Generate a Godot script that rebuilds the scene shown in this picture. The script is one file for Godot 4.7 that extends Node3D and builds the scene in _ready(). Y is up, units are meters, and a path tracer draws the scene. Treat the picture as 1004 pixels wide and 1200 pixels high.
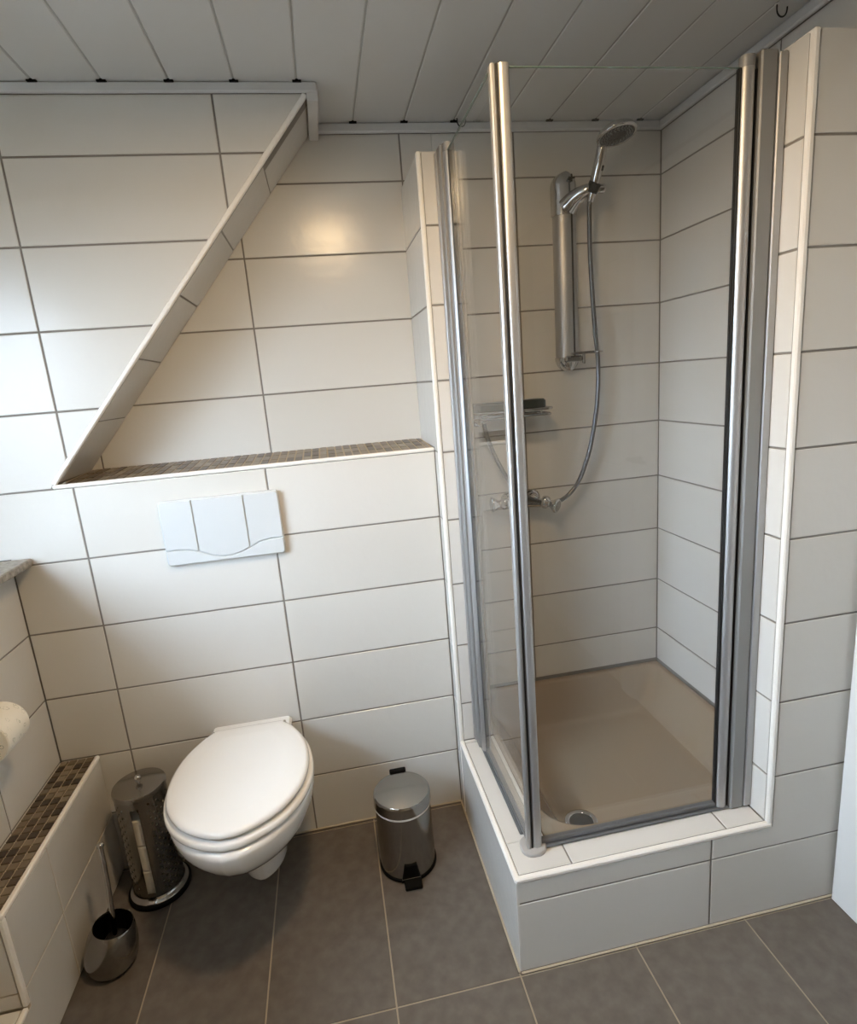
extends Node3D

# ---------------------------------------------------------------- look
var M := {}
var tile_cache := {}
var rng := RandomNumberGenerator.new()

func mat(c: Color, rough: float, metal := 0.0) -> StandardMaterial3D:
	var m := StandardMaterial3D.new()
	m.albedo_color = c
	m.roughness = rough
	m.metallic = metal
	return m

func noise_tex(freq: float, lo: Color, hi: Color, octaves := 4, sd := 1, size := 512, normal := false, strength := 1.0) -> NoiseTexture2D:
	var n := FastNoiseLite.new()
	n.seed = sd
	n.noise_type = FastNoiseLite.TYPE_SIMPLEX_SMOOTH
	n.frequency = freq
	n.fractal_octaves = octaves
	var t := NoiseTexture2D.new()
	t.width = size
	t.height = size
	t.seamless = true
	t.noise = n
	if normal:
		t.as_normal_map = true
		t.bump_strength = strength
	else:
		var g := Gradient.new()
		g.set_color(0, lo)
		g.set_color(1, hi)
		t.color_ramp = g
	return t

func world_map(m: StandardMaterial3D, s: float) -> void:
	m.uv1_triplanar = true
	m.uv1_world_triplanar = true
	m.uv1_scale = Vector3(s, s, s)

func make_materials() -> void:
	var wavy := noise_tex(0.012, Color.BLACK, Color.WHITE, 3, 5, 512, true, 2.2)
	var tones := [Color(0.825, 0.812, 0.785), Color(0.818, 0.804, 0.776), Color(0.832, 0.819, 0.794)]
	M.tiles = []
	for c in tones:
		var m := mat(c, 0.235)
		m.normal_enabled = true
		m.normal_texture = wavy
		m.normal_scale = 0.22
		world_map(m, 3.0)
		M.tiles.append(m)
	M.grout = mat(Color(0.50, 0.48, 0.45), 0.9)
	M.floor_grout = mat(Color(0.66, 0.61, 0.53), 0.9)
	M.floors = []
	for k in 3:
		var lo: Color = [Color(0.355, 0.325, 0.29), Color(0.365, 0.335, 0.30), Color(0.345, 0.315, 0.282)][k]
		var m := mat(Color.WHITE, 0.5)
		m.albedo_texture = noise_tex(0.018, lo, lo.lightened(0.115), 6, 11 + k, 1024)
		world_map(m, 1.1)
		M.floors.append(m)
	M.trim = mat(Color(0.93, 0.915, 0.885), 0.3)
	M.silicone = mat(Color(0.74, 0.69, 0.60), 0.6)
	M.panel = mat(Color(0.80, 0.80, 0.795), 0.42)
	M.panel_gap = mat(Color(0.66, 0.66, 0.65), 0.8)
	M.black = mat(Color(0.015, 0.015, 0.015), 0.6)
	M.black.metallic_specular = 0.25
	M.plate = mat(Color(0.80, 0.81, 0.81), 0.25)
	M.polished = mat(Color(0.60, 0.585, 0.56), 0.15, 1.0)
	M.plaster = mat(Color(0.84, 0.82, 0.78), 0.85)
	M.rear = mat(Color(0.76, 0.70, 0.60), 0.7)
	M.ceramic = mat(Color(0.93, 0.925, 0.91), 0.12)
	M.ceramic.clearcoat_enabled = true
	M.ceramic.clearcoat = 0.6
	M.ceramic.clearcoat_roughness = 0.05
	M.plastic = mat(Color(0.93, 0.925, 0.91), 0.14)
	M.gap = mat(Color(0.45, 0.44, 0.42), 0.7)
	M.chrome = mat(Color(0.80, 0.80, 0.80), 0.07, 1.0)
	M.steel = mat(Color(0.62, 0.60, 0.57), 0.24, 1.0)
	M.steel_lid = mat(Color(0.64, 0.625, 0.60), 0.16, 1.0)
	M.alu = mat(Color(0.72, 0.72, 0.72), 0.46, 0.85)
	M.alu_flat = mat(Color(0.58, 0.58, 0.575), 0.55, 0.5)
	M.hose = mat(Color(0.42, 0.42, 0.415), 0.28, 1.0)
	M.rubber = mat(Color(0.03, 0.03, 0.03), 0.6)
	M.seal = mat(Color(0.36, 0.365, 0.37), 0.35)
	M.tray = mat(Color(0.60, 0.53, 0.44), 0.16)
	M.tray.clearcoat_enabled = true
	M.tray.clearcoat = 0.5
	M.tray.clearcoat_roughness = 0.08
	M.paper = mat(Color(0.92, 0.90, 0.85), 0.95)
	M.card = mat(Color(0.50, 0.40, 0.28), 0.95)
	M.teal = mat(Color(0.05, 0.13, 0.12), 0.35)
	M.white_paint = mat(Color(0.88, 0.88, 0.87), 0.4)
	M.stone = mat(Color.WHITE, 0.4)
	M.stone.albedo_texture = noise_tex(0.03, Color(0.40, 0.36, 0.31), Color(0.68, 0.64, 0.57), 5, 31, 512)
	world_map(M.stone, 3.0)
	M.mosaic = []
	for c in [Color(0.36, 0.31, 0.25), Color(0.44, 0.395, 0.325), Color(0.30, 0.25, 0.20), Color(0.50, 0.455, 0.385), Color(0.22, 0.18, 0.145), Color(0.46, 0.41, 0.34)]:
		M.mosaic.append(mat(c, 0.3))
	M.mosaic_grout = mat(Color(0.74, 0.69, 0.60), 0.9)
	M.print_paper = mat(Color.WHITE, 0.95)
	M.print_paper.albedo_texture = print_image()
	M.print_paper.uv1_triplanar = true
	M.print_paper.uv1_scale = Vector3(9, 9, 9)
	var g := mat(Color(0.93, 0.97, 0.95, 0.006), 0.0)
	g.transparency = BaseMaterial3D.TRANSPARENCY_ALPHA
	g.metallic_specular = 0.42
	M.glass = g
	M.glass_edge = mat(Color(0.42, 0.50, 0.47), 0.15)
	M.glow = mat(Color(1, 0.9, 0.75), 0.4)
	M.glow.emission_enabled = true
	M.glow.emission = Color(1.0, 0.82, 0.6)
	M.glow.emission_energy_multiplier = 6.0

func print_image() -> ImageTexture:
	# toilet paper with a scatter of small grey rings and dashes
	var im := Image.create(256, 256, false, Image.FORMAT_RGB8)
	im.fill(Color(0.92, 0.90, 0.85))
	var r := RandomNumberGenerator.new()
	r.seed = 77
	var spots: Array = []
	for k in 26:
		spots.append(Vector3(r.randf() * 256, r.randf() * 256, r.randf_range(5, 13)))
	for s in spots:
		var ink := Color(0.62, 0.62, 0.55)
		for a in 40:
			var an := TAU * a / 40.0
			if int(s.z) % 2 == 0 and a % 8 < 4:
				continue
			var px := int(s.x + cos(an) * s.z + 256) % 256
			var py := int(s.y + sin(an) * s.z + 256) % 256
			im.fill_rect(Rect2i(px, py, 2, 2), ink)
	return ImageTexture.create_from_image(im)

# ---------------------------------------------------------------- mesh helpers
func start() -> SurfaceTool:
	var st := SurfaceTool.new()
	st.begin(Mesh.PRIMITIVE_TRIANGLES)
	return st

func tri(st: SurfaceTool, a: Vector3, b: Vector3, c: Vector3, na: Vector3, nb: Vector3, nc: Vector3) -> void:
	if (b - a).cross(c - a).dot(na + nb + nc) > 0.0:
		var t := b
		b = c
		c = t
		t = nb
		nb = nc
		nc = t
	st.set_normal(na)
	st.add_vertex(a)
	st.set_normal(nb)
	st.add_vertex(b)
	st.set_normal(nc)
	st.add_vertex(c)

func face(st: SurfaceTool, pts: Array, n: Vector3) -> void:
	for i in range(1, pts.size() - 1):
		tri(st, pts[0], pts[i], pts[i + 1], n, n, n)

func centre_of(row: Array) -> Vector3:
	var c := Vector3.ZERO
	for p in row:
		c += p
	return c / row.size()

# a smooth skin over rows of points; rows that are given twice make a crease
func grid(st: SurfaceTool, rows: Array, wrap := true, cap0 := false, cap1 := false) -> void:
	var nr := rows.size()
	var nc: int = rows[0].size()
	var last := nc if wrap else nc - 1
	var c := Vector3.ZERO
	for r in rows:
		c += centre_of(r)
	c /= nr
	var nrm: Array = []
	for i in nr:
		var l: Array = []
		l.resize(nc)
		l.fill(Vector3.ZERO)
		nrm.append(l)
	var vol := 0.0
	for i in nr - 1:
		for j in last:
			var k := (j + 1) % nc
			var a: Vector3 = rows[i][j]
			var b: Vector3 = rows[i][k]
			var d: Vector3 = rows[i + 1][k]
			var e: Vector3 = rows[i + 1][j]
			var n := (d - a).cross(e - b)
			vol += n.dot((a + b + d + e) / 4.0 - c)
			nrm[i][j] += n
			nrm[i][k] += n
			nrm[i + 1][k] += n
			nrm[i + 1][j] += n
	var s := 1.0 if vol >= 0.0 else -1.0
	for i in nr:
		for j in nc:
			var v: Vector3 = nrm[i][j] * s
			nrm[i][j] = v.normalized() if v.length() > 1e-14 else Vector3.UP
	for i in nr - 1:
		for j in last:
			var k := (j + 1) % nc
			var a: Vector3 = rows[i][j]
			var b: Vector3 = rows[i][k]
			var d: Vector3 = rows[i + 1][k]
			var e: Vector3 = rows[i + 1][j]
			if (d - a).cross(e - b).length() < 1e-13:
				continue
			tri(st, a, b, d, nrm[i][j], nrm[i][k], nrm[i + 1][k])
			tri(st, a, d, e, nrm[i][j], nrm[i + 1][k], nrm[i + 1][j])
	if cap0:
		cap(st, rows[0], centre_of(rows[0]) - centre_of(rows[1]))
	if cap1:
		cap(st, rows[nr - 1], centre_of(rows[nr - 1]) - centre_of(rows[nr - 2]))

func cap(st: SurfaceTool, row: Array, towards: Vector3) -> void:
	var m := centre_of(row)
	for j in row.size():
		var a: Vector3 = row[j]
		var b: Vector3 = row[(j + 1) % row.size()]
		var n := (a - m).cross(b - m)
		if n.length() < 1e-14:
			continue
		n = n.normalized()
		if n.dot(towards) < 0.0:
			n = -n
		tri(st, m, a, b, n, n, n)

# profile: (radius, height) pairs turned about the y axis of xf
func lathe(st: SurfaceTool, prof: Array, xf := Transform3D.IDENTITY, seg := 40, cap0 := true, cap1 := true) -> void:
	var rows: Array = []
	for p in prof:
		var row: Array = []
		for j in seg:
			var a := TAU * j / seg
			row.append(xf * Vector3(p.x * cos(a), p.y, p.x * sin(a)))
		rows.append(row)
	grid(st, rows, true, cap0, cap1)

func creased(prof: Array) -> Array:
	var o: Array = []
	for i in prof.size():
		o.append(prof[i])
		if i > 0 and i < prof.size() - 1:
			o.append(prof[i])
	return o

func aim(origin: Vector3, y: Vector3) -> Transform3D:
	y = y.normalized()
	var h := Vector3.RIGHT if absf(y.x) < 0.9 else Vector3.BACK
	var z := h.cross(y).normalized()
	return Transform3D(Basis(y.cross(z), y, z), origin)

func tube(st: SurfaceTool, pts: Array, r: float, seg := 12, ends := true) -> void:
	var rows: Array = []
	var up := Vector3.ZERO
	for i in pts.size():
		var d: Vector3 = (pts[mini(i + 1, pts.size() - 1)] - pts[maxi(i - 1, 0)]).normalized()
		if up == Vector3.ZERO:
			up = d.cross(Vector3(0.31, 0.27, 0.91)).normalized()
		up = (up - d * up.dot(d)).normalized()
		var side := d.cross(up)
		var row: Array = []
		for j in seg:
			var a := TAU * j / seg
			row.append(pts[i] + (up * cos(a) + side * sin(a)) * r)
		rows.append(row)
	grid(st, rows, true, ends, ends)

func spline(pts: Array, n: int) -> Array:
	var o: Array = []
	var m := pts.size()
	for i in m - 1:
		var p0: Vector3 = pts[maxi(i - 1, 0)]
		var p3: Vector3 = pts[mini(i + 2, m - 1)]
		for k in n:
			o.append((pts[i] as Vector3).cubic_interpolate(pts[i + 1], p0, p3, float(k) / n))
	o.append(pts[m - 1])
	return o

# a box with chamfered edges
func cbox(st: SurfaceTool, centre: Vector3, size: Vector3, b := 0.002, turn := Basis.IDENTITY) -> void:
	var h := size / 2.0
	b = minf(b, minf(h.x, minf(h.y, h.z)) * 0.9)
	var ax := [Vector3.RIGHT, Vector3.UP, Vector3.BACK]
	for i in 3:
		var j := (i + 1) % 3
		var k := (i + 2) % 3
		for s in [-1.0, 1.0]:
			var q: Array = []
			for t in [[-1, -1], [1, -1], [1, 1], [-1, 1]]:
				q.append(centre + turn * (ax[i] * s * h[i] + ax[j] * t[0] * (h[j] - b) + ax[k] * t[1] * (h[k] - b)))
			face(st, q, turn * (ax[i] * s))
			for t in [-1.0, 1.0]:
				var e: Array = []
				for u in [-1.0, 1.0]:
					e.append(centre + turn * (ax[i] * s * h[i] + ax[j] * t * (h[j] - b) + ax[k] * u * (h[k] - b)))
				for u in [1.0, -1.0]:
					e.append(centre + turn * (ax[i] * s * (h[i] - b) + ax[j] * t * h[j] + ax[k] * u * (h[k] - b)))
				face(st, e, turn * (ax[i] * s + ax[j] * t).normalized())
	for sx in [-1.0, 1.0]:
		for sy in [-1.0, 1.0]:
			for sz in [-1.0, 1.0]:
				var g := Vector3(sx, sy, sz)
				face(st, [centre + turn * (g * (h - Vector3(0, b, b))), centre + turn * (g * (h - Vector3(b, 0, b))), centre + turn * (g * (h - Vector3(b, b, 0)))], turn * g.normalized())

func area2(p: PackedVector2Array) -> float:
	var a := 0.0
	for i in p.size():
		a += p[i].cross(p[(i + 1) % p.size()])
	return a / 2.0

func ccw(p: PackedVector2Array) -> PackedVector2Array:
	var q := p.duplicate()
	if area2(q) < 0.0:
		q.reverse()
	return q

func inset(p: PackedVector2Array, d: float) -> PackedVector2Array:
	var o := PackedVector2Array()
	var n := p.size()
	for i in n:
		var e0 := (p[i] - p[(i + n - 1) % n]).normalized()
		var e1 := (p[(i + 1) % n] - p[i]).normalized()
		var n0 := Vector2(-e0.y, e0.x)
		var n1 := Vector2(-e1.y, e1.x)
		o.append(p[i] + (n0 + n1) / maxf(1.0 + n0.dot(n1), 0.25) * d)
	return o

# a slab with the outline p in the xy plane, from z0 to z1, its front edges chamfered by b
func prism(st: SurfaceTool, p: PackedVector2Array, z0: float, z1: float, b := 0.0, xf := Transform3D.IDENTITY, back := false, smooth := false) -> void:
	p = ccw(p)
	var n := p.size()
	var q := inset(p, b) if b > 0.0 else p
	var nz := xf.basis.z.normalized()
	var idx := Geometry2D.triangulate_polygon(q)
	for k in range(0, idx.size(), 3):
		face(st, [xf * Vector3(q[idx[k]].x, q[idx[k]].y, z1), xf * Vector3(q[idx[k + 1]].x, q[idx[k + 1]].y, z1), xf * Vector3(q[idx[k + 2]].x, q[idx[k + 2]].y, z1)], nz)
	if back:
		var jdx := Geometry2D.triangulate_polygon(p)
		for k in range(0, jdx.size(), 3):
			face(st, [xf * Vector3(p[jdx[k]].x, p[jdx[k]].y, z0), xf * Vector3(p[jdx[k + 1]].x, p[jdx[k + 1]].y, z0), xf * Vector3(p[jdx[k + 2]].x, p[jdx[k + 2]].y, z0)], -nz)
	for i in n:
		var j := (i + 1) % n
		var e := (p[j] - p[i]).normalized()
		var out := (xf.basis * Vector3(e.y, -e.x, 0)).normalized()
		var oi := out
		var oj := out
		if smooth:
			var e0 := (p[i] - p[(i + n - 1) % n]).normalized()
			var e2 := (p[(j + 1) % n] - p[j]).normalized()
			if e0.dot(e) > 0.8:
				oi = (xf.basis * Vector3(e.y + e0.y, -e.x - e0.x, 0)).normalized()
			if e2.dot(e) > 0.8:
				oj = (xf.basis * Vector3(e.y + e2.y, -e.x - e2.x, 0)).normalized()
		var a0 := xf * Vector3(p[i].x, p[i].y, z0)
		var b0 := xf * Vector3(p[j].x, p[j].y, z0)
		var a1 := xf * Vector3(p[i].x, p[i].y, z1 - b)
		var b1 := xf * Vector3(p[j].x, p[j].y, z1 - b)
		tri(st, a0, b0, b1, oi, oj, oj)
		tri(st, a0, b1, a1, oi, oj, oi)
		if b > 0.0:
			var a2 := xf * Vector3(q[i].x, q[i].y, z1)
			var b2 := xf * Vector3(q[j].x, q[j].y, z1)
			var mi := (oi + nz).normalized()
			var mj := (oj + nz).normalized()
			tri(st, a1, b1, b2, mi, mj, mj)
			tri(st, a1, b2, a2, mi, mj, mi)

func rect(x0: float, y0: float, x1: float, y1: float) -> PackedVector2Array:
	return PackedVector2Array([Vector2(x0, y0), Vector2(x1, y0), Vector2(x1, y1), Vector2(x0, y1)])

func round_rect(x0: float, y0: float, x1: float, y1: float, r: float, n := 5) -> PackedVector2Array:
	var o := PackedVector2Array()
	for c in [[x1 - r, y0 + r, -PI / 2], [x1 - r, y1 - r, 0.0], [x0 + r, y1 - r, PI / 2], [x0 + r, y0 + r, PI]]:
		for k in n + 1:
			var a: float = c[2] + PI / 2 * k / n
			o.append(Vector2(c[0] + r * cos(a), c[1] + r * sin(a)))
	return o

func round_rect4(x0: float, y0: float, x1: float, y1: float, r: Array, n: int) -> PackedVector2Array:
	var o := PackedVector2Array()
	var cs := [[x1 - r[0], y0 + r[0]], [x1 - r[1], y1 - r[1]], [x0 + r[2], y1 - r[2]], [x0 + r[3], y0 + r[3]]]
	for c in 4:
		for k in n + 1:
			var a: float = -PI / 2 + PI / 2 * c + PI / 2 * k / n
			o.append(Vector2(cs[c][0] + r[c] * cos(a), cs[c][1] + r[c] * sin(a)))
	return o

# ---------------------------------------------------------------- node helpers
func numbered(called: String) -> String:
	var nm := called
	var k := 0
	while has_node(NodePath(nm)):
		k += 1
		nm = "%s_%03d" % [called, k]
	return nm

func obj(called: String, st: SurfaceTool, m: Material, parent: Node3D = null) -> MeshInstance3D:
	var o := MeshInstance3D.new()
	o.mesh = st.commit()
	o.material_override = m
	put(o, called, parent)
	return o

func put(o: Node3D, called: String, parent: Node3D) -> void:
	if parent == null:
		parent = self
	var nm := called
	var k := 0
	while parent.has_node(NodePath(nm)):
		k += 1
		nm = "%s_%03d" % [called, k]
	o.name = nm
	parent.add_child(o, true)

func thing(called: String, label: String, category: String, at := Vector3.ZERO, group := "") -> Node3D:
	var o := Node3D.new()
	put(o, called, null)
	o.position = at
	tag(o, label, category, group)
	return o

func tag(o: Node3D, label: String, category: String, group := "") -> void:
	o.set_meta("label", label)
	o.set_meta("category", category)
	if group != "":
		o.set_meta("group", group)

func structure(o: Node3D, label: String, category: String) -> void:
	tag(o, label, category)
	o.set_meta("kind", "structure")

# a wall: grout slab with the outline reg in its own plane (u, v), seen from +z of xf
func slab(called: String, reg: PackedVector2Array, depth: float, m: Material, xf: Transform3D, label: String, category := "wall") -> MeshInstance3D:
	var st := start()
	prism(st, reg, -depth, -0.002, 0.0, Transform3D.IDENTITY, true)
	var o := obj(called, st, m)
	o.transform = xf
	structure(o, label, category)
	return o

func tiles(parent: Node3D, reg: PackedVector2Array, us: Array, vs: Array, gap: float, mats: Array, called := "tile", t := 0.007, bev := 0.0012, tilt := 0.0012) -> void:
	for i in us.size() - 1:
		for j in vs.size() - 1:
			var r := rect(us[i] + gap / 2, vs[j] + gap / 2, us[i + 1] - gap / 2, vs[j + 1] - gap / 2)
			for q in Geometry2D.intersect_polygons(r, ccw(reg)):
				if absf(area2(q)) < 0.00002:
					continue
				var lo := q[0]
				var hi := q[0]
				for p in q:
					lo = lo.min(p)
					hi = hi.max(p)
				var mid := (lo + hi) / 2
				var mesh: Mesh
				var key := ""
				if q.size() == 4 and absf(absf(area2(q)) - (hi - lo).x * (hi - lo).y) < 1e-6:
					key = "%.4f %.4f %.4f" % [hi.x - lo.x, hi.y - lo.y, t]
				if key != "" and tile_cache.has(key):
					mesh = tile_cache[key]
				else:
					var loc := PackedVector2Array()
					for p in q:
						loc.append(p - mid)
					var st := start()
					prism(st, loc, -t, 0.0, bev)
					mesh = st.commit()
					if key != "":
						tile_cache[key] = mesh
				var o := MeshInstance3D.new()
				o.mesh = mesh
				o.material_override = mats[rng.randi() % mats.size()]
				o.position = Vector3(mid.x, mid.y, rng.randf_range(-0.0003, 0.0003))
				o.rotation = Vector3(rng.randf_range(-tilt, tilt), rng.randf_range(-tilt, tilt), 0)
				put(o, called, parent)

func steps(a: float, b: float, d: float, from := 0.0) -> Array:
	var o: Array = []
	var k := floorf((a - from) / d)
	while from + k * d < b + d:
		o.append(from + k * d)
		k += 1
	return o

const FACE_FRONT := Basis(Vector3(1, 0, 0), Vector3(0, 1, 0), Vector3(0, 0, 1))   # looks at +z
const FACE_LEFT := Basis(Vector3(0, 0, 1), Vector3(0, 1, 0), Vector3(-1, 0, 0))   # looks at -x, u = z
const FACE_RIGHT := Basis(Vector3(0, 0, -1), Vector3(0, 1, 0), Vector3(1, 0, 0))  # looks at +x, u = -z
const FACE_UP := Basis(Vector3(1, 0, 0), Vector3(0, 0, -1), Vector3(0, 1, 0))     # looks up, v = -z
const FACE_DOWN := Basis(Vector3(1, 0, 0), Vector3(0, 0, 1), Vector3(0, -1, 0))   # looks down, v = z
const FACE_REAR := Basis(Vector3(-1, 0, 0), Vector3(0, 1, 0), Vector3(0, 0, -1))  # looks at -z, u = -x

func strip(called: String, a: Vector3, b: Vector3, m: Material, parent: Node3D, bev := 0.003) -> MeshInstance3D:
	var st := start()
	cbox(st, (a + b) / 2, (b - a).abs(), bev)
	return obj(called, st, m, parent)

# ---------------------------------------------------------------- measures of the room
const NB := -0.237      # niche and shower back wall
const XR := 1.857       # right wall
const XL := -0.193      # left wall below the sill
const CEIL := 2.155
const ZR := 2.9        # wall behind the camera
const ZC := 0.607       # front of the shower curb
const XS := 0.992       # left face of the shower
const TOP := 1.975      # top of partition and pier
const XJ := 1.644       # jamb of the pier
const CURB := 0.27
const P := 0.503        # tile pitch

func _ready() -> void:
	rng.seed = 2024
	# camera
	var cam := Camera3D.new()
	cam.name = "camera"
	cam.transform = Transform3D(Basis(Vector3(0.98074474, -0.0792144, 0.17850722), Vector3(0.11583367, 0.97185468, -0.20513664), Vector3(-0.1572333, 0.22186383, 0.96231706)), Vector3(0.684086, 1.404927, 1.677778))
	cam.fov = 83.03
	cam.near = 0.02
	add_child(cam)
	cam.current = true
	# daylight outside and exposure
	var we := WorldEnvironment.new()
	we.name = "environment"
	var env := Environment.new()
	var sky := Sky.new()
	var psm := ProceduralSkyMaterial.new()
	psm.sky_top_color = Color(0.79, 0.875, 0.965)
	psm.sky_horizon_color = Color(0.635, 0.695, 0.75)
	psm.ground_horizon_color = Color(0.30, 0.31, 0.29)
	psm.ground_bottom_color = Color(0.22, 0.22, 0.20)
	psm.sky_curve = 0.3
	psm.sky_energy_multiplier = 4.7
	psm.ground_energy_multiplier = 2.0
	sky.sky_material = psm
	env.background_mode = Environment.BG_SKY
	env.sky = sky
	env.tonemap_mode = Environment.TONE_MAPPER_LINEAR
	env.tonemap_exposure = 1.08
	env.sdfgi_enabled = true
	env.ssao_enabled = true
	env.ssil_enabled = true
	we.environment = env
	add_child(we)
	# the window's daylight, just inside the pane
	var day := AreaLight3D.new()
	day.name = "window_daylight"
	day.area_normalize_energy = true
	day.area_size = Vector2(1.15, 0.7)
	day.light_color = Color(0.86, 0.93, 1.0)
	day.light_energy = 0.7
	day.light_specular = 1.0
	day.area_range = 12.0
	day.area_attenuation = 2.0
	day.shadow_enabled = true
	day.position = Vector3(-0.47, 1.46, 1.15)
	day.rotation = Vector3(-0.7, -PI / 2, 0)
	add_child(day)

	make_materials()
	build_shell()
	build_niche()
	build_shower_walls()
	build_ledge()
	build_ceiling()
	build_lamp()
	build_enclosure()
	build_tray()
	build_shower_fittings()
	build_toilet()
	build_flush_plate()
	build_floor_things()
	build_left_things()
	build_door()

# ---------------------------------------------------------------- shell
func build_shell() -> void:
	# floor: 30 x 60 cm tiles
	var fl := slab("floor", rect(XL - 0.5, -ZR - 0.1, XR + 0.1, 0.3), 0.12, M.floor_grout, Transform3D(FACE_UP, Vector3.ZERO), "taupe grey tiled bathroom floor with pale joints", "floor")
	tiles(fl, rect(XL, -ZR, XR, -0.002), steps(XL, XR, 0.3, 0.09), steps(-ZR, 0, 0.6, -0.612), 0.004, M.floors, "tile", 0.007, 0.0008, 0.0)
	var reg := PackedVector2Array([Vector2(XL, 0), Vector2(XS, 0), Vector2(XS, 1.2), Vector2(-0.05, 1.2), Vector2(0.735, 2.128), Vector2(0.735, CEIL), Vector2(-0.62, CEIL), Vector2(-0.62, 1.0), Vector2(XL, 1.0)])
	var wb := slab("wall_back", reg, 0.05, M.grout, Transform3D(FACE_FRONT, Vector3.ZERO), "white tiled wall behind the toilet with a slanted niche cut into it")
	var cut := PackedVector2Array([Vector2(XL + 0.002, 0.004), Vector2(XS - 0.002, 0.004), Vector2(XS - 0.002, 1.1985), Vector2(-0.0585, 1.1985), Vector2(0.720, 2.123), Vector2(0.720, 2.132), Vector2(-0.615, 2.132), Vector2(-0.615, 1.022), Vector2(XL + 0.002, 1.022)])
	tiles(wb, cut, steps(-0.62, XS, P), steps(0, CEIL, 0.2), 0.0048, M.tiles)
	strip("silicone_joint", Vector3(XL, 0, -0.001), Vector3(XS, 0.006, 0.004), M.silicone, wb)
	# edge trims of the niche opening
	strip("edge_trim", Vector3(-0.05, 1.1995, -0.012), Vector3(XS - 0.001, 1.2105, 0.0025), M.trim, wb)
	var sl := Vector2(0.777, 0.92).normalized()
	var bt := start()
	cbox(bt, Vector3.ZERO, Vector3(1.204, 0.013, 0.0145), 0.003)
	var tr := obj("edge_trim", bt, M.trim, wb)
	tr.transform = Transform3D(Basis(Vector3(0, 0, 1), atan2(sl.y, sl.x)), Vector3(-0.042 + sl.x * 0.602 - sl.y * 0.0065, 1.208 + sl.y * 0.602 + sl.x * 0.0065, -0.0048))
	# left wall under the window sill
	var wl := slab("wall_left", rect(-ZR, 0, 0.05, 0.998), 0.12, M.grout, Transform3D(FACE_RIGHT, Vector3(XL, 0, 0)), "white tiled wall under the window sill, left of the toilet")
	tiles(wl, rect(-ZR, 0.004, -0.002, 0.998), steps(-ZR, 0, P, -0.279), steps(0, 0.998, 0.2), 0.0048, M.tiles)
	# dormer: sill, far cheek, window wall
	var ws := start()
	cbox(ws, Vector3(-0.377, 1.0105, 0.95), Vector3(0.478, 0.021, 1.896), 0.003)
	var sill := obj("trim_1", ws, M.stone)
	structure(sill, "beige stone window sill with a projecting front edge", "window sill")
	var c2 := slab("wall_dormer", rect(0.1, 1.0, 0.62, CEIL), 0.05, M.plaster, Transform3D(FACE_REAR, Vector3(0, 0, 1.9)), "plastered cheek of the window recess")
	c2.set_meta("kind", "structure")
	var up := slab("wall_left_upper", rect(-ZR, 0.998, -1.9, CEIL), 0.12, M.plaster, Transform3D(FACE_RIGHT, Vector3(XL, 0, 0)), "plastered wall beyond the window recess")
	up.set_meta("kind", "structure")
	# window wall with opening z 0.15..1.3, y 1.08..1.88
	var st := start()
	cbox(st, Vector3(-0.62, 1.04, 0.95), Vector3(0.1, 0.08, 2.0), 0.001)
	cbox(st, Vector3(-0.62, 2.065, 0.95), Vector3(0.1, 0.19, 2.0), 0.001)
	cbox(st, Vector3(-0.62, 1.525, 0.265), Vector3(0.1, 0.89, 0.63), 0.001)
	cbox(st, Vector3(-0.62, 1.525, 1.845), Vector3(0.1, 0.89, 0.23), 0.001)
	structure(obj("wall_window", st, M.plaster), "plastered wall around the window in the recess", "wall")
	var w := thing("window_1", "white framed window above the stone sill", "window", Vector3(-0.61, 1.08, 1.155))
	w.set_meta("kind", "structure")
	var fr := start()
	for z in [-0.55, 0.0, 0.55]:
		cbox(fr, Vector3(0, 0.445, z), Vector3(0.05, 0.89, 0.05), 0.004)
	for y in [0.025, 0.865]:
		cbox(fr, Vector3(0, y, 0), Vector3(0.05, 0.05, 1.15), 0.004)
	obj("frame", fr, M.white_paint, w)
	for z in [-0.275, 0.275]:
		var gp := start()
		cbox(gp, Vector3(0, 0.445, z), Vector3(0.004, 0.81, 0.51), 0.0005)
		obj("pane", gp, M.glass, w)
	# rear wall and right wall
	slab("wall_rear", rect(-XR - 0.1, 0, 0.75, CEIL), 0.1, M.rear, Transform3D(FACE_REAR, Vector3(0, 0, ZR)), "plastered wall behind the viewer")
	var wr := slab("wall_right", rect(NB - 0.05, 0, ZR + 0.1, CEIL), 0.1, M.grout, Transform3D(FACE_LEFT, Vector3(XR, 0, 0)), "white tiled right wall of the shower running on to the door")
	tiles(wr, rect(NB + 0.002, 0.272, 0.9, 2.128), [NB - 0.01, 0.268, 0.768, 1.268], steps(0, CEIL, 0.2), 0.0048, M.tiles)
	tiles(wr, rect(1.55, 0.004, ZR, 2.128), [1.5, 2.0, 2.5], steps(0, CEIL, 0.2), 0.0048, M.tiles)

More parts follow.
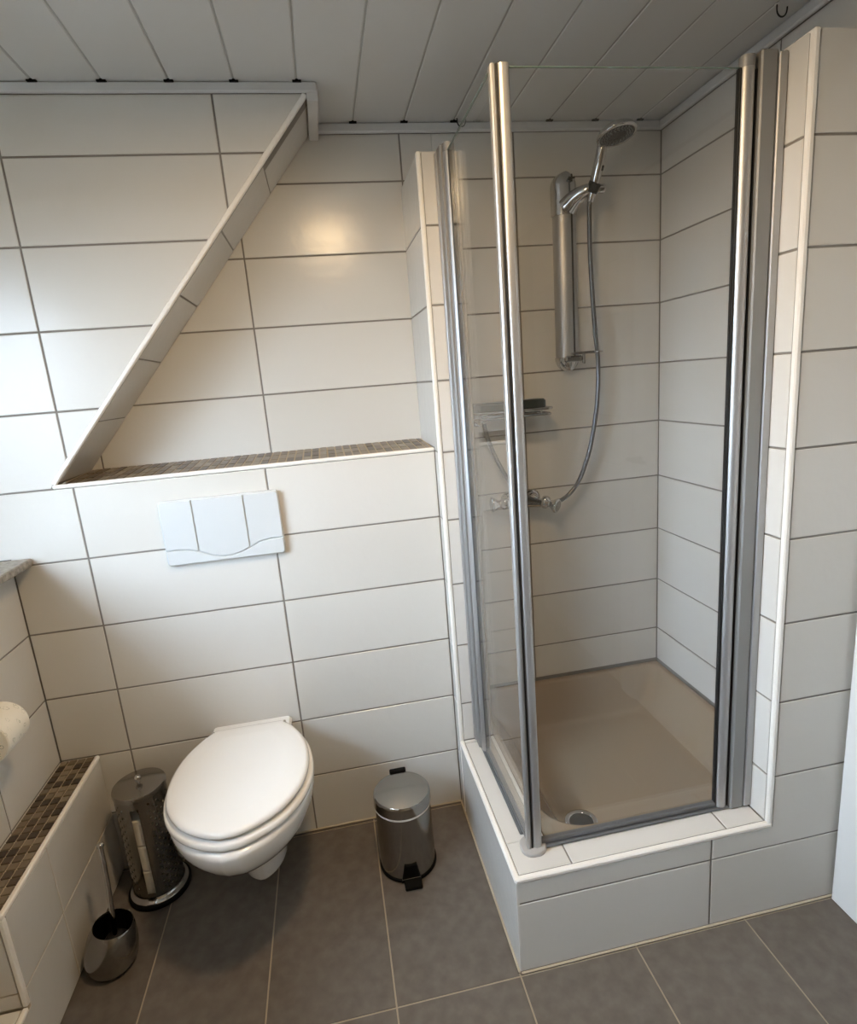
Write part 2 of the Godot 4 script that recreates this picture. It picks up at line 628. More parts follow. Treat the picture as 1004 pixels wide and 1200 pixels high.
func build_niche() -> void:
	# back of the niche
	var wn := slab("wall_niche", rect(-0.12, 1.15, 1.098, CEIL), 0.05, M.grout, Transform3D(FACE_FRONT, Vector3(0, 0, NB)), "white tiled back of the slanted niche above the toilet")
	tiles(wn, rect(-0.045, 1.214, 1.098, 2.128), [-0.503, 0.0, 0.5035, 1.0, 1.5], steps(1.2, CEIL, 0.2), 0.0048, M.tiles)
	# slanted side
	var s := Vector3(0.777, 0.92, 0).normalized()
	var n := Vector3(s.y, -s.x, 0)
	var xf := Transform3D(Basis(s, Vector3(0, 0, 1), n), Vector3(-0.042, 1.208, 0))
	var ws := slab("wall_slant", rect(0.0, NB, 1.20, -0.014), 0.06, M.grout, xf, "narrow tiled side of the niche following the roof slope")
	tiles(ws, rect(0.0, NB + 0.002, 1.203, -0.0145), [0.008, 0.207, 0.407, 0.607, 0.805, 1.003, 1.203], [NB - 0.01, 0.1], 0.004, M.tiles)
	# mosaic ledge
	var lt := slab("wall_niche_ledge", rect(-0.06, 0.0125, XS, -NB), 0.03, M.mosaic_grout, Transform3D(Basis(Vector3.RIGHT, 0.05) * FACE_UP, Vector3(0, 1.2075, 0)), "niche ledge covered in small brown mosaic tiles", "ledge")
	tiles(lt, rect(-0.03, 0.0145, XS - 0.006, -NB - 0.003), steps(-0.03, XS, 0.0243), steps(0.0, -NB, 0.074, 0.0145), 0.0045, M.mosaic, "mosaic_tile", 0.004, 0.0007, 0.01)

func build_shower_walls() -> void:
	var wsb := slab("wall_shower", rect(1.098, 0.1, XR + 0.05, CEIL), 0.05, M.grout, Transform3D(FACE_FRONT, Vector3(0, 0, NB)), "white tiled back wall of the shower")
	tiles(wsb, rect(1.0985, 0.272, XR - 0.002, 2.128), [0.857, 1.357, XR + 0.01], steps(0, CEIL, 0.2), 0.0048, M.tiles)
	# partition stub between niche and shower
	var wp := start()
	cbox(wp, Vector3((XS + 1.095) / 2, TOP / 2, (NB + 0.06) / 2 - 0.001), Vector3(1.095 - XS - 0.004, TOP - 0.002, 0.06 - NB - 0.002), 0.001)
	var pa := obj("wall_partition", wp, M.grout)
	structure(pa, "narrow white tiled partition between the niche and the shower", "wall")
	var host := Node3D.new()
	put(host, "left_face", pa)
	host.transform = Transform3D(FACE_LEFT, Vector3(XS, 0, 0))
	tiles(host, PackedVector2Array([Vector2(NB + 0.002, 1.2115), Vector2(0.002, 1.2115), Vector2(0.002, 0.004), Vector2(0.0585, 0.004), Vector2(0.0585, TOP), Vector2(NB + 0.002, TOP)]), [NB - 0.01, 0.1], steps(0, TOP, 0.2), 0.0048, M.tiles)
	var host2 := Node3D.new()
	put(host2, "front_face", pa)
	host2.transform = Transform3D(FACE_FRONT, Vector3(0, 0, 0.06))
	tiles(host2, rect(XS + 0.0125, CURB + 0.002, 1.093, TOP), [XS, 1.12], steps(0, TOP, 0.2), 0.0048, M.tiles)
	var host3 := Node3D.new()
	put(host3, "inner_face", pa)
	host3.transform = Transform3D(FACE_RIGHT, Vector3(1.097, 0, 0))
	tiles(host3, rect(-0.058, CURB + 0.002, -NB - 0.002, TOP), [-0.08, 0.3], steps(0, TOP, 0.2), 0.0048, M.tiles)
	strip("edge_trim", Vector3(XS - 0.0015, 0.004, 0.05), Vector3(XS + 0.011, TOP + 0.001, 0.0625), M.trim, pa)
	strip("edge_trim", Vector3(1.0935, CURB, 0.052), Vector3(1.1, TOP + 0.001, 0.0615), M.trim, pa)
	strip("top_cap", Vector3(XS, TOP - 0.004, NB), Vector3(1.099, TOP + 0.001, 0.059), M.trim, pa)
	# curb and pier share one front
	var reg := PackedVector2Array([Vector2(XS + 0.003, 0), Vector2(XR, 0), Vector2(XR, TOP), Vector2(XJ + 0.002, TOP), Vector2(XJ + 0.002, CURB - 0.002), Vector2(XS + 0.003, CURB - 0.002)])
	var cf := slab("wall_curb", reg, 0.108, M.grout, Transform3D(FACE_FRONT, Vector3(0, 0, ZC)), "white tiled shower curb and pier to the right of the shower opening")
	tiles(cf, PackedVector2Array([Vector2(XS + 0.002, 0.006), Vector2(XR - 0.002, 0.006), Vector2(XR - 0.002, TOP), Vector2(XJ + 0.0135, TOP), Vector2(XJ + 0.0135, CURB - 0.0125), Vector2(XS + 0.002, CURB - 0.0125)]), [0.8, 1.492, 1.995], steps(0, TOP, 0.2), 0.0048, M.tiles)
	strip("edge_trim", Vector3(XS - 0.001, CURB - 0.011, -0.012), Vector3(XJ + 0.012, CURB + 0.001, 0.0025), M.trim, cf)
	strip("edge_trim", Vector3(XJ - 0.001, CURB, -0.012), Vector3(XJ + 0.012, TOP + 0.001, 0.0025), M.trim, cf)
	strip("top_cap", Vector3(XJ, TOP - 0.004, -0.108), Vector3(XR, TOP + 0.001, -0.001), M.trim, cf)
	strip("silicone_joint", Vector3(XS, 0, -0.001), Vector3(XR, 0.007, 0.005), M.silicone, cf)
	# jamb tiles
	var jf := Node3D.new()
	put(jf, "jamb_face", cf)
	jf.transform = Transform3D(FACE_LEFT, Vector3(XJ, 0, -ZC))
	tiles(jf, rect(ZC - 0.106, CURB + 0.002, ZC - 0.0135, TOP), [0.4, 0.7], steps(0, TOP, 0.2), 0.0048, M.tiles)
	# curb top strips
	var ct := Node3D.new()
	put(ct, "curb_top", cf)
	ct.transform = Transform3D(FACE_UP, Vector3(0, CURB, -ZC))
	tiles(ct, rect(XS + 0.0125, -ZC + 0.0135, XJ - 0.002, -0.5), [0.9, 1.135, 1.54, 1.7], [-0.7, -0.4], 0.004, M.tiles)
	# the side of the curb, from the partition to the corner
	var cb := start()
	cbox(cb, Vector3((XS + 1.1) / 2 + 0.001, CURB / 2 - 0.002, 0.28), Vector3(1.1 - XS - 0.006, CURB - 0.002, 0.438), 0.001)
	var cs := obj("wall_curb_side", cb, M.grout)
	structure(cs, "side of the white tiled shower curb facing the toilet", "curb")
	var lf := Node3D.new()
	put(lf, "left_face", cs)
	lf.transform = Transform3D(FACE_LEFT, Vector3(XS, 0, 0))
	tiles(lf, rect(0.061, 0.006, ZC - 0.001, CURB - 0.0125), [0.0, 0.8], [0.0, 0.4], 0.002, M.tiles)
	var tf := Node3D.new()
	put(tf, "top_face", cs)
	tf.transform = Transform3D(FACE_UP, Vector3(0, CURB, 0))
	tiles(tf, rect(XS + 0.0125, -0.499, 1.089, -0.061), [0.9, 1.2], [-0.52, -0.075, 0.0], 0.004, M.tiles)
	strip("edge_trim", Vector3(XS - 0.0025, CURB - 0.011, 0.06), Vector3(XS + 0.011, CURB + 0.0012, ZC + 0.001), M.trim, cs)
	strip("edge_trim", Vector3(1.0905, CURB - 0.02, 0.06), Vector3(1.101, CURB + 0.0012, 0.5), M.trim, cs)
	strip("silicone_joint", Vector3(XS - 0.005, 0, 0.0), Vector3(XS + 0.002, 0.007, ZC), M.silicone, cs)

func build_ledge() -> void:
	# low boxed-in ledge along the left wall
	var x1 := -0.088
	var ze := 0.545
	var b := start()
	cbox(b, Vector3((XL + x1) / 2, 0.199, ze / 2), Vector3(x1 - XL - 0.004, 0.394, ze - 0.006), 0.001)
	cbox(b, Vector3((XL + x1) / 2, 0.08, 1.2), Vector3(x1 - XL - 0.004, 0.154, 1.3), 0.001)
	var wl := obj("wall_ledge", b, M.mosaic_grout)
	structure(wl, "low tiled ledge along the left wall with a brown mosaic top", "ledge")
	var rf := Node3D.new()
	put(rf, "right_face", wl)
	rf.transform = Transform3D(FACE_RIGHT, Vector3(x1, 0, 0))
	tiles(rf, PackedVector2Array([Vector2(-1.85, 0.006), Vector2(-0.002, 0.006), Vector2(-0.002, 0.3885), Vector2(-ze + 0.012, 0.3885), Vector2(-ze + 0.012, 0.152), Vector2(-1.85, 0.152)]), [-1.856, -1.353, -0.85, -0.347, 0.1], [0.0, 0.2, 0.4], 0.004, M.tiles)
	var ff := Node3D.new()
	put(ff, "end_face", wl)
	ff.transform = Transform3D(FACE_FRONT, Vector3(0, 0, ze))
	tiles(ff, rect(XL + 0.002, 0.164, x1 - 0.0125, 0.3885), [-0.3, 0.0], [0.1, 0.2, 0.5], 0.004, M.tiles)
	var tp := Node3D.new()
	put(tp, "top_face", wl)
	tp.transform = Transform3D(FACE_UP, Vector3(0, 0.4, 0))
	tiles(tp, rect(XL + 0.002, -ze + 0.013, x1 - 0.0115, -0.003), steps(XL, x1, 0.0234, XL + 0.001), steps(-ze, 0, 0.0243, -0.001), 0.0042, M.mosaic, "mosaic_tile", 0.004, 0.0007, 0.01)
	var lo := Node3D.new()
	put(lo, "step_face", wl)
	lo.transform = Transform3D(FACE_UP, Vector3(0, 0.162, 0))
	tiles(lo, rect(XL + 0.002, -1.85, x1 - 0.0115, -ze - 0.003), [-0.3, 0.1], [-1.9, -1.3, -0.8, 0], 0.004, M.tiles)
	strip("edge_trim", Vector3(x1 - 0.0105, 0.3895, 0.0), Vector3(x1 + 0.0015, 0.402, ze + 0.001), M.trim, wl)
	strip("edge_trim", Vector3(x1 - 0.0105, 0.163, ze - 0.011), Vector3(x1 + 0.0013, 0.39, ze + 0.0015), M.trim, wl)
	strip("edge_trim", Vector3(XL, 0.3895, ze - 0.0105), Vector3(x1 - 0.01, 0.402, ze + 0.0015), M.trim, wl)
	strip("edge_trim", Vector3(x1 - 0.0105, 0.1525, ze), Vector3(x1 + 0.0015, 0.164, 1.85), M.trim, wl)

func build_ceiling() -> void:
	var xf := Transform3D(FACE_DOWN, Vector3(0, CEIL, 0))
	var full := rect(-0.7, NB - 0.05, XR + 0.1, ZR + 0.1)
	var c := slab("ceiling", full, 0.1, M.panel_gap, xf, "white panelled ceiling of long narrow boards", "ceiling")
	var reg := PackedVector2Array([Vector2(-0.61, 0.005), Vector2(0.757, 0.005), Vector2(0.757, NB + 0.006), Vector2(XR - 0.005, NB + 0.006), Vector2(XR - 0.005, ZR), Vector2(-0.61, ZR)])
	tiles(c, reg, steps(-0.61, XR, 0.1515, 0.107), [-0.5, 3.0], 0.0022, [M.panel], "panel", 0.005, 0.003, 0.0)
	for k in range(-2, 5):
		var x := 0.107 + 0.1515 * k
		strip("clip", Vector3(x - 0.011, 0.008 - 0.0, -0.003), Vector3(x + 0.011, 0.019, 0.004), M.black, c, 0.001)
	for k in range(5, 12):
		var x := 0.107 + 0.1515 * k
		strip("clip", Vector3(x - 0.011, NB + 0.012, -0.003), Vector3(x + 0.011, NB + 0.021, 0.004), M.black, c, 0.001)
	# cornice
	var t := start()
	cbox(t, Vector3(0.075, CEIL - 0.012, 0.0065), Vector3(1.37, 0.022, 0.013), 0.003)
	structure(obj("trim_2", t, M.panel), "white cornice strip between the slanted wall and the ceiling", "cornice")
	t = start()
	cbox(t, Vector3(0.7475, CEIL - 0.0215, NB / 2 + 0.002), Vector3(0.028, 0.041, -NB + 0.012), 0.002)
	structure(obj("trim_3", t, M.panel), "short white cornice return at the top of the niche slant", "cornice")
	t = start()
	cbox(t, Vector3((0.74 + XR) / 2, CEIL - 0.014, NB + 0.0075), Vector3(XR - 0.74, 0.026, 0.015), 0.004)
	structure(obj("trim_4", t, M.panel), "white cornice strip above the niche and shower back wall", "cornice")
	t = start()
	cbox(t, Vector3(XR - 0.0075, CEIL - 0.014, (NB + ZR) / 2), Vector3(0.015, 0.026, ZR - NB), 0.004)
	structure(obj("trim_5", t, M.panel), "white cornice strip along the right wall", "cornice")
	# two little wire hooks
	for h in [[Vector3(1.172, CEIL, -0.2), "small wire hook in the ceiling near the shower back wall"], [Vector3(1.776, CEIL, 0.348), "small wire hook in the ceiling above the shower front"]]:
		var o := thing("ceiling_hook", h[1], "hook", h[0])
		var pts: Array = [Vector3(0, 0.001, 0), Vector3(0, -0.004, 0)]
		for k in 9:
			var a := PI * k / 8.0
			pts.append(Vector3(0.013 - 0.013 * cos(a), -0.008 - 0.016 * sin(a), 0.0))
		pts.append(Vector3(0.026, -0.004, 0))
		var s := start()
		tube(s, spline(pts, 2), 0.0017, 8)
		obj("wire", s, M.rubber, o)
		var pl := start()
		lathe(pl, creased([Vector2(0.005, -0.001), Vector2(0.005, 0.0005), Vector2(0.003, 0.0005)]), Transform3D(), 16)
		obj("plate", pl, M.white_paint, o)

func build_lamp() -> void:
	var at := Vector3(0.80, CEIL, 0.90)
	var l := thing("ceiling_lamp", "round white ceiling lamp with a warm glowing disc", "lamp", at)
	var s := start()
	lathe(s, creased([Vector2(0.10, 0.0), Vector2(0.10, -0.03), Vector2(0.094, -0.036), Vector2(0.086, -0.036), Vector2(0.086, -0.02)]), Transform3D(), 48, true, false)
	obj("housing", s, M.white_paint, l)
	var g := start()
	lathe(g, [Vector2(0.0005, -0.028), Vector2(0.05, -0.0275), Vector2(0.085, -0.025)], Transform3D(), 48, false, false)
	obj("diffuser", g, M.glow, l)
	var a := AreaLight3D.new()
	a.name = "ceiling_lamp_light"
	a.area_normalize_energy = true
	a.area_size = Vector2(0.15, 0.15)
	a.light_color = Color(1.0, 0.86, 0.66)
	a.light_energy = 1.3
	a.area_range = 12.0
	a.area_attenuation = 2.0
	a.shadow_enabled = true
	a.position = at + Vector3(0, -0.040, 0)
	a.rotation = Vector3(-PI / 2, 0, 0)
	add_child(a)

# ---------------------------------------------------------------- shower enclosure
const GX := 1.058
const GZ := 0.527

func build_enclosure() -> void:
	var y0 := 0.284
	var y1 := 1.945
	# channels on the walls
	for side in 2:
		var o := thing("wall_channel", ["aluminium wall channel fixed to the narrow partition at the left of the shower", "aluminium wall channel fixed to the tiled pier at the right of the shower"][side], "profile", [Vector3(GX, CURB, 0.06), Vector3(XJ, CURB, GZ)][side], "shower wall channels")
		var turn: Basis = [Basis.IDENTITY, Basis(Vector3.UP, -PI / 2)][side]
		o.basis = turn
		var s := start()
		cbox(s, Vector3(0, 0.852, 0.038), Vector3(0.036, 1.7, 0.036), 0.003)
		obj("channel", s, M.alu_flat, o)
		s = start()
		cbox(s, Vector3(0, 0.852, 0.0105), Vector3(0.043, 1.69, 0.019), 0.002)
		obj("base_rail", s, M.alu, o)
		s = start()
		cbox(s, Vector3(0, 0.84, 0.0575), Vector3(0.016, 1.665, 0.004), 0.001)
		obj("gasket", s, M.rubber, o)
		s = start()
		lathe(s, [Vector2(0.0005, 0.0), Vector2(0.004, 0.001), Vector2(0.006, 0.003), Vector2(0.006, 0.004)], aim(Vector3(-0.0235 if side == 1 else 0.0235, 1.63, 0.011), Vector3(-1 if side == 1 else 1, 0, 0)), 16)
		obj("screw", s, M.steel, o)
	# doors: hinge tube, pane, closing profile, seal
	for side in 2:
		var o := thing("shower_door", ["left glass shower door beside the partition, in a satin aluminium frame", "front glass shower door facing the room, hinged at the right pier"][side], "shower door", [Vector3(GX, CURB, 0.136), Vector3(1.569, CURB, GZ)][side], "glass shower doors")
		var along: Vector3 = [Vector3(0, 0, 1), Vector3(-1, 0, 0)][side]
		var across := along.cross(Vector3.UP)
		var bs := Basis(along, Vector3.UP, across)
		var run: float = [0.405, 0.503][side]
		var s := start()
		lathe(s, creased([Vector2(0.0145, 0.012), Vector2(0.0145, y1 - CURB)]), Transform3D(), 28)
		obj("hinge_tube", s, M.alu, o)
		s = start()
		lathe(s, creased([Vector2(0.015, y1 - CURB), Vector2(0.015, y1 - CURB + 0.02)]), Transform3D(), 24)
		lathe(s, creased([Vector2(0.0145, 0.0095), Vector2(0.0145, 0.013)]), Transform3D(), 24)
		obj("hinge_cap", s, M.alu_flat, o)
		s = start()
		var off: float = [0.004, 0.0][side]
		cbox(s, bs * Vector3(run / 2, (y0 + y1) / 2 - CURB, off), Vector3(run - 0.006, y1 - y0, 0.005), 0.0007, bs)
		var gp := obj("glass_pane", s, M.glass, o)
		s = start()
		cbox(s, bs * Vector3(run / 2, y1 - CURB + 0.0008, off), Vector3(run - 0.03, 0.0014, 0.0052), 0.0003, bs)
		obj("top_edge", s, M.glass_edge, gp)
		s = start()
		cbox(s, bs * Vector3(0.0165, (y0 + y1) / 2 - CURB, 0), Vector3(0.004, y1 - y0, 0.012), 0.001, bs)
		obj("glass_gasket", s, M.rubber, o)
		s = start()
		cbox(s, bs * Vector3(run / 2, 0.0165, 0), Vector3(run - 0.03, 0.012, 0.014), 0.002, bs)
		obj("bottom_seal", s, M.seal, o)
		s = start()
		if side == 0:
			cbox(s, bs * Vector3(run - 0.009, (y0 + y1) / 2 - CURB - 0.004, 0.0068), Vector3(0.018, y1 - y0 + 0.014, 0.0105), 0.003, bs)
		else:
			prism(s, round_rect(run - 0.0175, -0.012, run + 0.0056, 0.015, 0.009, 6), y0 - CURB - 0.008, y1 - CURB + 0.003, 0.001, Transform3D(Basis(along, -across, Vector3.UP), Vector3.ZERO), true, true)
		obj("closing_profile", s, M.alu, o)
		if side == 0:
			s = start()
			cbox(s, bs * Vector3(run - 0.008, (y0 + y1) / 2 - CURB - 0.004, -0.0002), Vector3(0.014, y1 - y0 + 0.012, 0.0032), 0.001, bs)
			obj("magnet_seal", s, M.rubber, o)
	# threshold on the curb
	var th := start()
	cbox(th, Vector3(GX, CURB + 0.005, 0.285), Vector3(0.026, 0.008, 0.40), 0.003)
	cbox(th, Vector3(1.33, CURB + 0.005, GZ), Vector3(0.53, 0.008, 0.026), 0.003)
	var c := start()
	prism(c, round_rect(GX - 0.026, -0.558, GX + 0.036, -0.496, 0.026, 8), 0.0, 0.010, 0.002, Transform3D(FACE_UP, Vector3.ZERO), true, true)
	var t := thing("threshold_rail", "grey threshold rail on the curb under both shower doors", "rail", Vector3(0, 0, 0))
	obj("rail", th, M.seal, t)
	var cc := obj("corner_cover", c, mat(Color(0.66, 0.65, 0.63), 0.3), t)
	cc.position = Vector3(0, CURB + 0.001, 0)

func build_tray() -> void:
	var t := thing("shower_tray", "glossy beige brown shower tray with a rounded basin", "shower tray", Vector3((1.103 + XR) / 2, 0, (NB + 0.498) / 2))
	var hx := (XR - 1.103) / 2 - 0.001
	var hz := (0.498 - NB) / 2 - 0.001
	var rows: Array = []
	# inset left/right, back, front, small radius, front left radius, height
	for q in [[0.0, 0.0, 0.0, 0.004, 0.004, 0.12], [0.0, 0.0, 0.0, 0.004, 0.004, 0.255], [0.003, 0.003, 0.003, 0.006, 0.006, 0.261], [0.003, 0.003, 0.003, 0.006, 0.006, 0.261], [0.016, 0.018, 0.010, 0.03, 0.11, 0.262], [0.020, 0.024, 0.013, 0.032, 0.112, 0.2605], [0.027, 0.032, 0.018, 0.035, 0.116, 0.254], [0.045, 0.05, 0.03, 0.038, 0.12, 0.225], [0.075, 0.08, 0.05, 0.04, 0.125, 0.18], [0.098, 0.105, 0.068, 0.042, 0.128, 0.147], [0.108, 0.115, 0.078, 0.045, 0.13, 0.137], [0.125, 0.132, 0.092, 0.05, 0.13, 0.132], [0.2, 0.2, 0.2, 0.05, 0.08, 0.130], [0.3, 0.28, 0.28, 0.03, 0.03, 0.129]]:
		var row: Array = []
		for p in round_rect4(-hx + q[0], -hz + q[1], hx - q[0], hz - q[2], [q[3], q[3], q[4], q[3]], 8):
			row.append(Vector3(p.x, q[5], p.y))
		rows.append(row)
	var s := start()
	grid(s, rows, true, false, true)
	obj("basin", s, M.tray, t)
	var d := start()
	lathe(d, [Vector2(0.047, 0.1315), Vector2(0.046, 0.135), Vector2(0.038, 0.1355), Vector2(0.034, 0.133), Vector2(0.034, 0.1325)], Transform3D(Basis(), Vector3(1.275 - t.position.x, 0.0, 0.335 - t.position.z)), 32, false, false)
	obj("drain_ring", d, M.chrome, t)
	d = start()
	lathe(d, [Vector2(0.034, 0.1328), Vector2(0.0005, 0.1328)], Transform3D(Basis(), Vector3(1.275 - t.position.x, 0.0, 0.335 - t.position.z)), 32, false, false)
	obj("drain_hole", d, M.black, t)

func build_shower_fittings() -> void:
	# wide riser rail
	var w := thing("shower_rail", "wide satin shower rail with chrome end caps on the shower wall", "shower rail", Vector3(1.513, 1.39, NB))
	var half := func(hw: float, dp: float) -> PackedVector2Array:
		var o := PackedVector2Array()
		for k in 13:
			var a := PI * k / 12.0
			o.append(Vector2(hw * cos(a), 0.012 + dp * sin(a)))
		o.append(Vector2(-hw, 0))
		o.append(Vector2(hw, 0))
		return o
	var s := start()
	prism(s, half.call(0.037, 0.030), 0.05, 0.51, 0.0, Transform3D(Basis(Vector3(1, 0, 0), Vector3(0, 0, 1), Vector3(0, 1, 0)), Vector3.ZERO), true, true)
	obj("rail_body", s, M.alu, w)
	s = start()
	cbox(s, Vector3(0.012, 0.28, 0.0405), Vector3(0.006, 0.47, 0.004), 0.001)
	obj("slot", s, M.rubber, w)
	for e in 2:
		s = start()
		var rows: Array = []
		for k in 9:
			var a := PI / 2 * k / 8.0
			var sc := maxf(cos(a), 0.03)
			var row: Array = []
			var y: float = (0.052 - 0.045 * sin(a)) if e == 0 else (0.575 + 0.042 * sin(a))
			for p in half.call(0.0405 * sc, 0.033 * (0.55 + 0.45 * sc)):
				row.append(Vector3(p.x, y, p.y))
			rows.append(row)
		if e == 1:
			var base: Array = []
			for p in half.call(0.0405, 0.033):
				base.append(Vector3(p.x, 0.49, p.y))
			rows.push_front(base)
		grid(s, rows, true, true, true)
		var ec := obj("end_cap", s, M.chrome, w)
		if e == 1:
			var cr := start()
			cbox(cr, Vector3(0.012, 0.592, 0.047), Vector3(0.022, 0.005, 0.004), 0.001)
			cbox(cr, Vector3(0.012, 0.592, 0.047), Vector3(0.005, 0.022, 0.004), 0.001)
			obj("cross_slot", cr, M.black, ec)
	# chrome hose guide near the bottom
	s = start()
	cbox(s, Vector3(0.005, 0.045, 0.045), Vector3(0.06, 0.02, 0.02), 0.005)
	cbox(s, Vector3(0.045, 0.062, 0.05), Vector3(0.095, 0.008, 0.022), 0.003)
	cbox(s, Vector3(0.04, 0.045, 0.05), Vector3(0.009, 0.036, 0.012), 0.003)
	var ring: Array = []
	for k in 25:
		var a := TAU * k / 24.0
		ring.append(Vector3(0.088 + 0.012 * cos(a), 0.062, 0.058 + 0.012 * sin(a)))
	tube(s, ring, 0.003, 8)
	obj("hose_guide", s, M.chrome, w)
	# slider with the cone that holds the hand shower
	s = start()
	var tip := Vector3(0.052, 0.545, 0.098)
	var rows2: Array = []
	var spine := spline([Vector3(0.004, 0.512, 0.034), Vector3(0.016, 0.528, 0.055), Vector3(0.034, 0.54, 0.08), tip], 5)
	for i in spine.size():
		var f := float(i) / (spine.size() - 1)
		var d: Vector3 = (spine[mini(i + 1, spine.size() - 1)] - spine[maxi(i - 1, 0)]).normalized()
		var xf := aim(spine[i], d)
		var row: Array = []
		for j in 20:
			var a := TAU * j / 20
			row.append(xf * Vector3(lerpf(0.036, 0.016, f) * cos(a), 0, lerpf(0.030, 0.015, f) * sin(a)))
		rows2.append(row)
	grid(s, rows2, true, true, true)
	obj("slider", s, M.chrome, w)
	s = start()
	lathe(s, creased([Vector2(0.016, -0.014), Vector2(0.020, 0.014), Vector2(0.013, 0.0145)]), aim(tip + Vector3(0.004, 0.0, 0.006), Vector3(0.3, 0.85, 0.4)), 24)
	obj("holder_cup", s, M.black, w)
	s = start()
	lathe(s, [Vector2(0.013, 0.0), Vector2(0.014, 0.004), Vector2(0.014, 0.02), Vector2(0.010, 0.026), Vector2(0.001, 0.028)], aim(tip + Vector3(0.016, -0.002, 0.004), Vector3(1, -0.1, 0.2)), 24)
	obj("clamp_knob", s, M.chrome, w)
	# hand shower
	var at := Vector3(1.513, 1.39, NB) + tip + Vector3(0.004, 0.0, 0.006)
	var hd := thing("hand_shower", "chrome hand shower with a round head held by the shower rail", "hand shower", at)
	var ctr := Vector3(1.600, 2.048, -0.045) - at
	var nrm := Vector3(0.08, -0.97, 0.20).normalized()
	var back := -ctr
	var root := (back - nrm * back.dot(nrm)).normalized() * 0.05
	s = start()
	var sp := spline([Vector3(-0.005, -0.035, -0.013), Vector3(0, 0.0, 0.0), (ctr + root) * 0.33 - nrm * 0.001, (ctr + root) * 0.66 - nrm * 0.003, ctr + root - nrm * 0.010, ctr + root * 0.55 - nrm * 0.014], 6)
	var hr: Array = []
	for i in sp.size():
		var f := float(i) / (sp.size() - 1)
		var d: Vector3 = (sp[mini(i + 1, sp.size() - 1)] - sp[maxi(i - 1, 0)]).normalized()
		var xf := aim(sp[i], d)
		var row: Array = []
		var r := 0.0105 + 0.0055 * sin(clampf(f * 1.25, 0, 1) * PI * 0.8)
		for j in 18:
			var a := TAU * j / 18
			row.append(xf * Vector3(r * cos(a), 0, r * sin(a)))
		hr.append(row)
	grid(s, hr, true, true, true)
	obj("handle", s, M.chrome, hd)
	s = start()
	var hx := aim(ctr, nrm)
	lathe(s, [Vector2(0.001, -0.024), Vector2(0.02, -0.023), Vector2(0.04, -0.018), Vector2(0.052, -0.010), Vector2(0.0575, -0.001), Vector2(0.0575, 0.004), Vector2(0.054, 0.007), Vector2(0.049, 0.007), Vector2(0.049, 0.004)], hx, 44, true, false)
	obj("head", s, M.chrome, hd)
	s = start()
	lathe(s, creased([Vector2(0.0495, 0.004), Vector2(0.022, 0.0055), Vector2(0.0005, 0.0055)]), hx, 44, false, false)
	var fc := obj("spray_face", s, mat(Color(0.09, 0.09, 0.10), 0.35), hd)
	s = start()
	for rr in [[0.043, 26], [0.036, 22], [0.029, 17]]:
		for k in rr[1]:
			var a: float = TAU * k / rr[1]
			lathe(s, creased([Vector2(0.0018, 0.004), Vector2(0.0016, 0.0085), Vector2(0.001, 0.009)]), hx * Transform3D(Basis(), Vector3(rr[0] * cos(a), 0, rr[0] * sin(a))), 6, false, true)
	var nz := obj("nozzles", s, mat(Color(0.45, 0.45, 0.46), 0.5), fc)
	nz.set_meta("kind", "stuff")
	s = start()
	cbox(s, Vector3.ZERO, Vector3(0.010, 0.016, 0.007), 0.0025)
	var bt := obj("button", s, M.black, hd)
	bt.transform = aim(sp[14] + Vector3(0.52, -0.15, 0.84).normalized() * 0.0145, (sp[15] - sp[13]))
	# hose: from the handle down, round and up to the outlet under the shelf
	s = start()
	tube(s, spline([at + Vector3(-0.004, -0.03, -0.012), Vector3(1.563, 1.885, -0.150), Vector3(1.570, 1.77, -0.165), Vector3(1.580, 1.62, -0.172), Vector3(1.590, 1.50, -0.175), Vector3(1.598, 1.42, -0.177), Vector3(1.596, 1.33, -0.177), Vector3(1.586, 1.24, -0.177), Vector3(1.560, 1.12, -0.177), Vector3(1.515, 1.015, -0.177), Vector3(1.45, 0.962, -0.177), Vector3(1.379, 0.966, -0.177), Vector3(1.295, 1.018, -0.177), Vector3(1.24, 1.109, -0.177), Vector3(1.208, 1.19, -0.177), Vector3(1.196, 1.25, -0.180)], 6), 0.0074, 12)
	var ho := obj("shower_hose", s, M.hose)
	tag(ho, "long metal shower hose hanging in a loop from the hand shower", "hose")
	# shelf over the hose outlet
	var sh := thing("shower_shelf", "chrome shelf on the shower wall with the hose outlet beneath", "shelf", Vector3(1.283, 1.290, NB))
	s = start()
	for z in [0.012, 0.036, 0.060, 0.084, 0.108]:
		tube(s, [Vector3(-0.13, -0.003, z), Vector3(0.13, -0.003, z)], 0.003, 8)
	obj("rack", s, M.chrome, sh)
	s = start()
	var rim: Array = []
	for p in round_rect(-0.132, 0.004, 0.132, 0.115, 0.02, 5):
		rim.append(Vector3(p.x, -0.004, p.y))
	rim.append(rim[0])
	tube(s, rim, 0.0045, 8, false)
	var rim2: Array = []
	for q in rim:
		rim2.append(q * Vector3(0.96, 1, 1) + Vector3(0, -0.018, 0))
	tube(s, rim2, 0.0045, 8, false)
	for x in [-0.09, -0.03, 0.03, 0.09]:
		tube(s, [Vector3(x, -0.004, 0.115), Vector3(x, -0.022, 0.115)], 0.003, 6)
	obj("rim", s, M.chrome, sh)
	s = start()
	lathe(s, creased([Vector2(0.022, 0.0), Vector2(0.022, 0.012), Vector2(0.012, 0.014), Vector2(0.012, 0.056)]), aim(Vector3(-0.099, -0.03, 0.0), Vector3(0, 0, 1)), 24)
	lathe(s, creased([Vector2(0.011, 0.0), Vector2(0.009, 0.016)]), aim(Vector3(-0.099, -0.026, 0.055), Vector3(0, -1, 0)), 20)
	obj("outlet", s, M.chrome, sh)
	s = start()
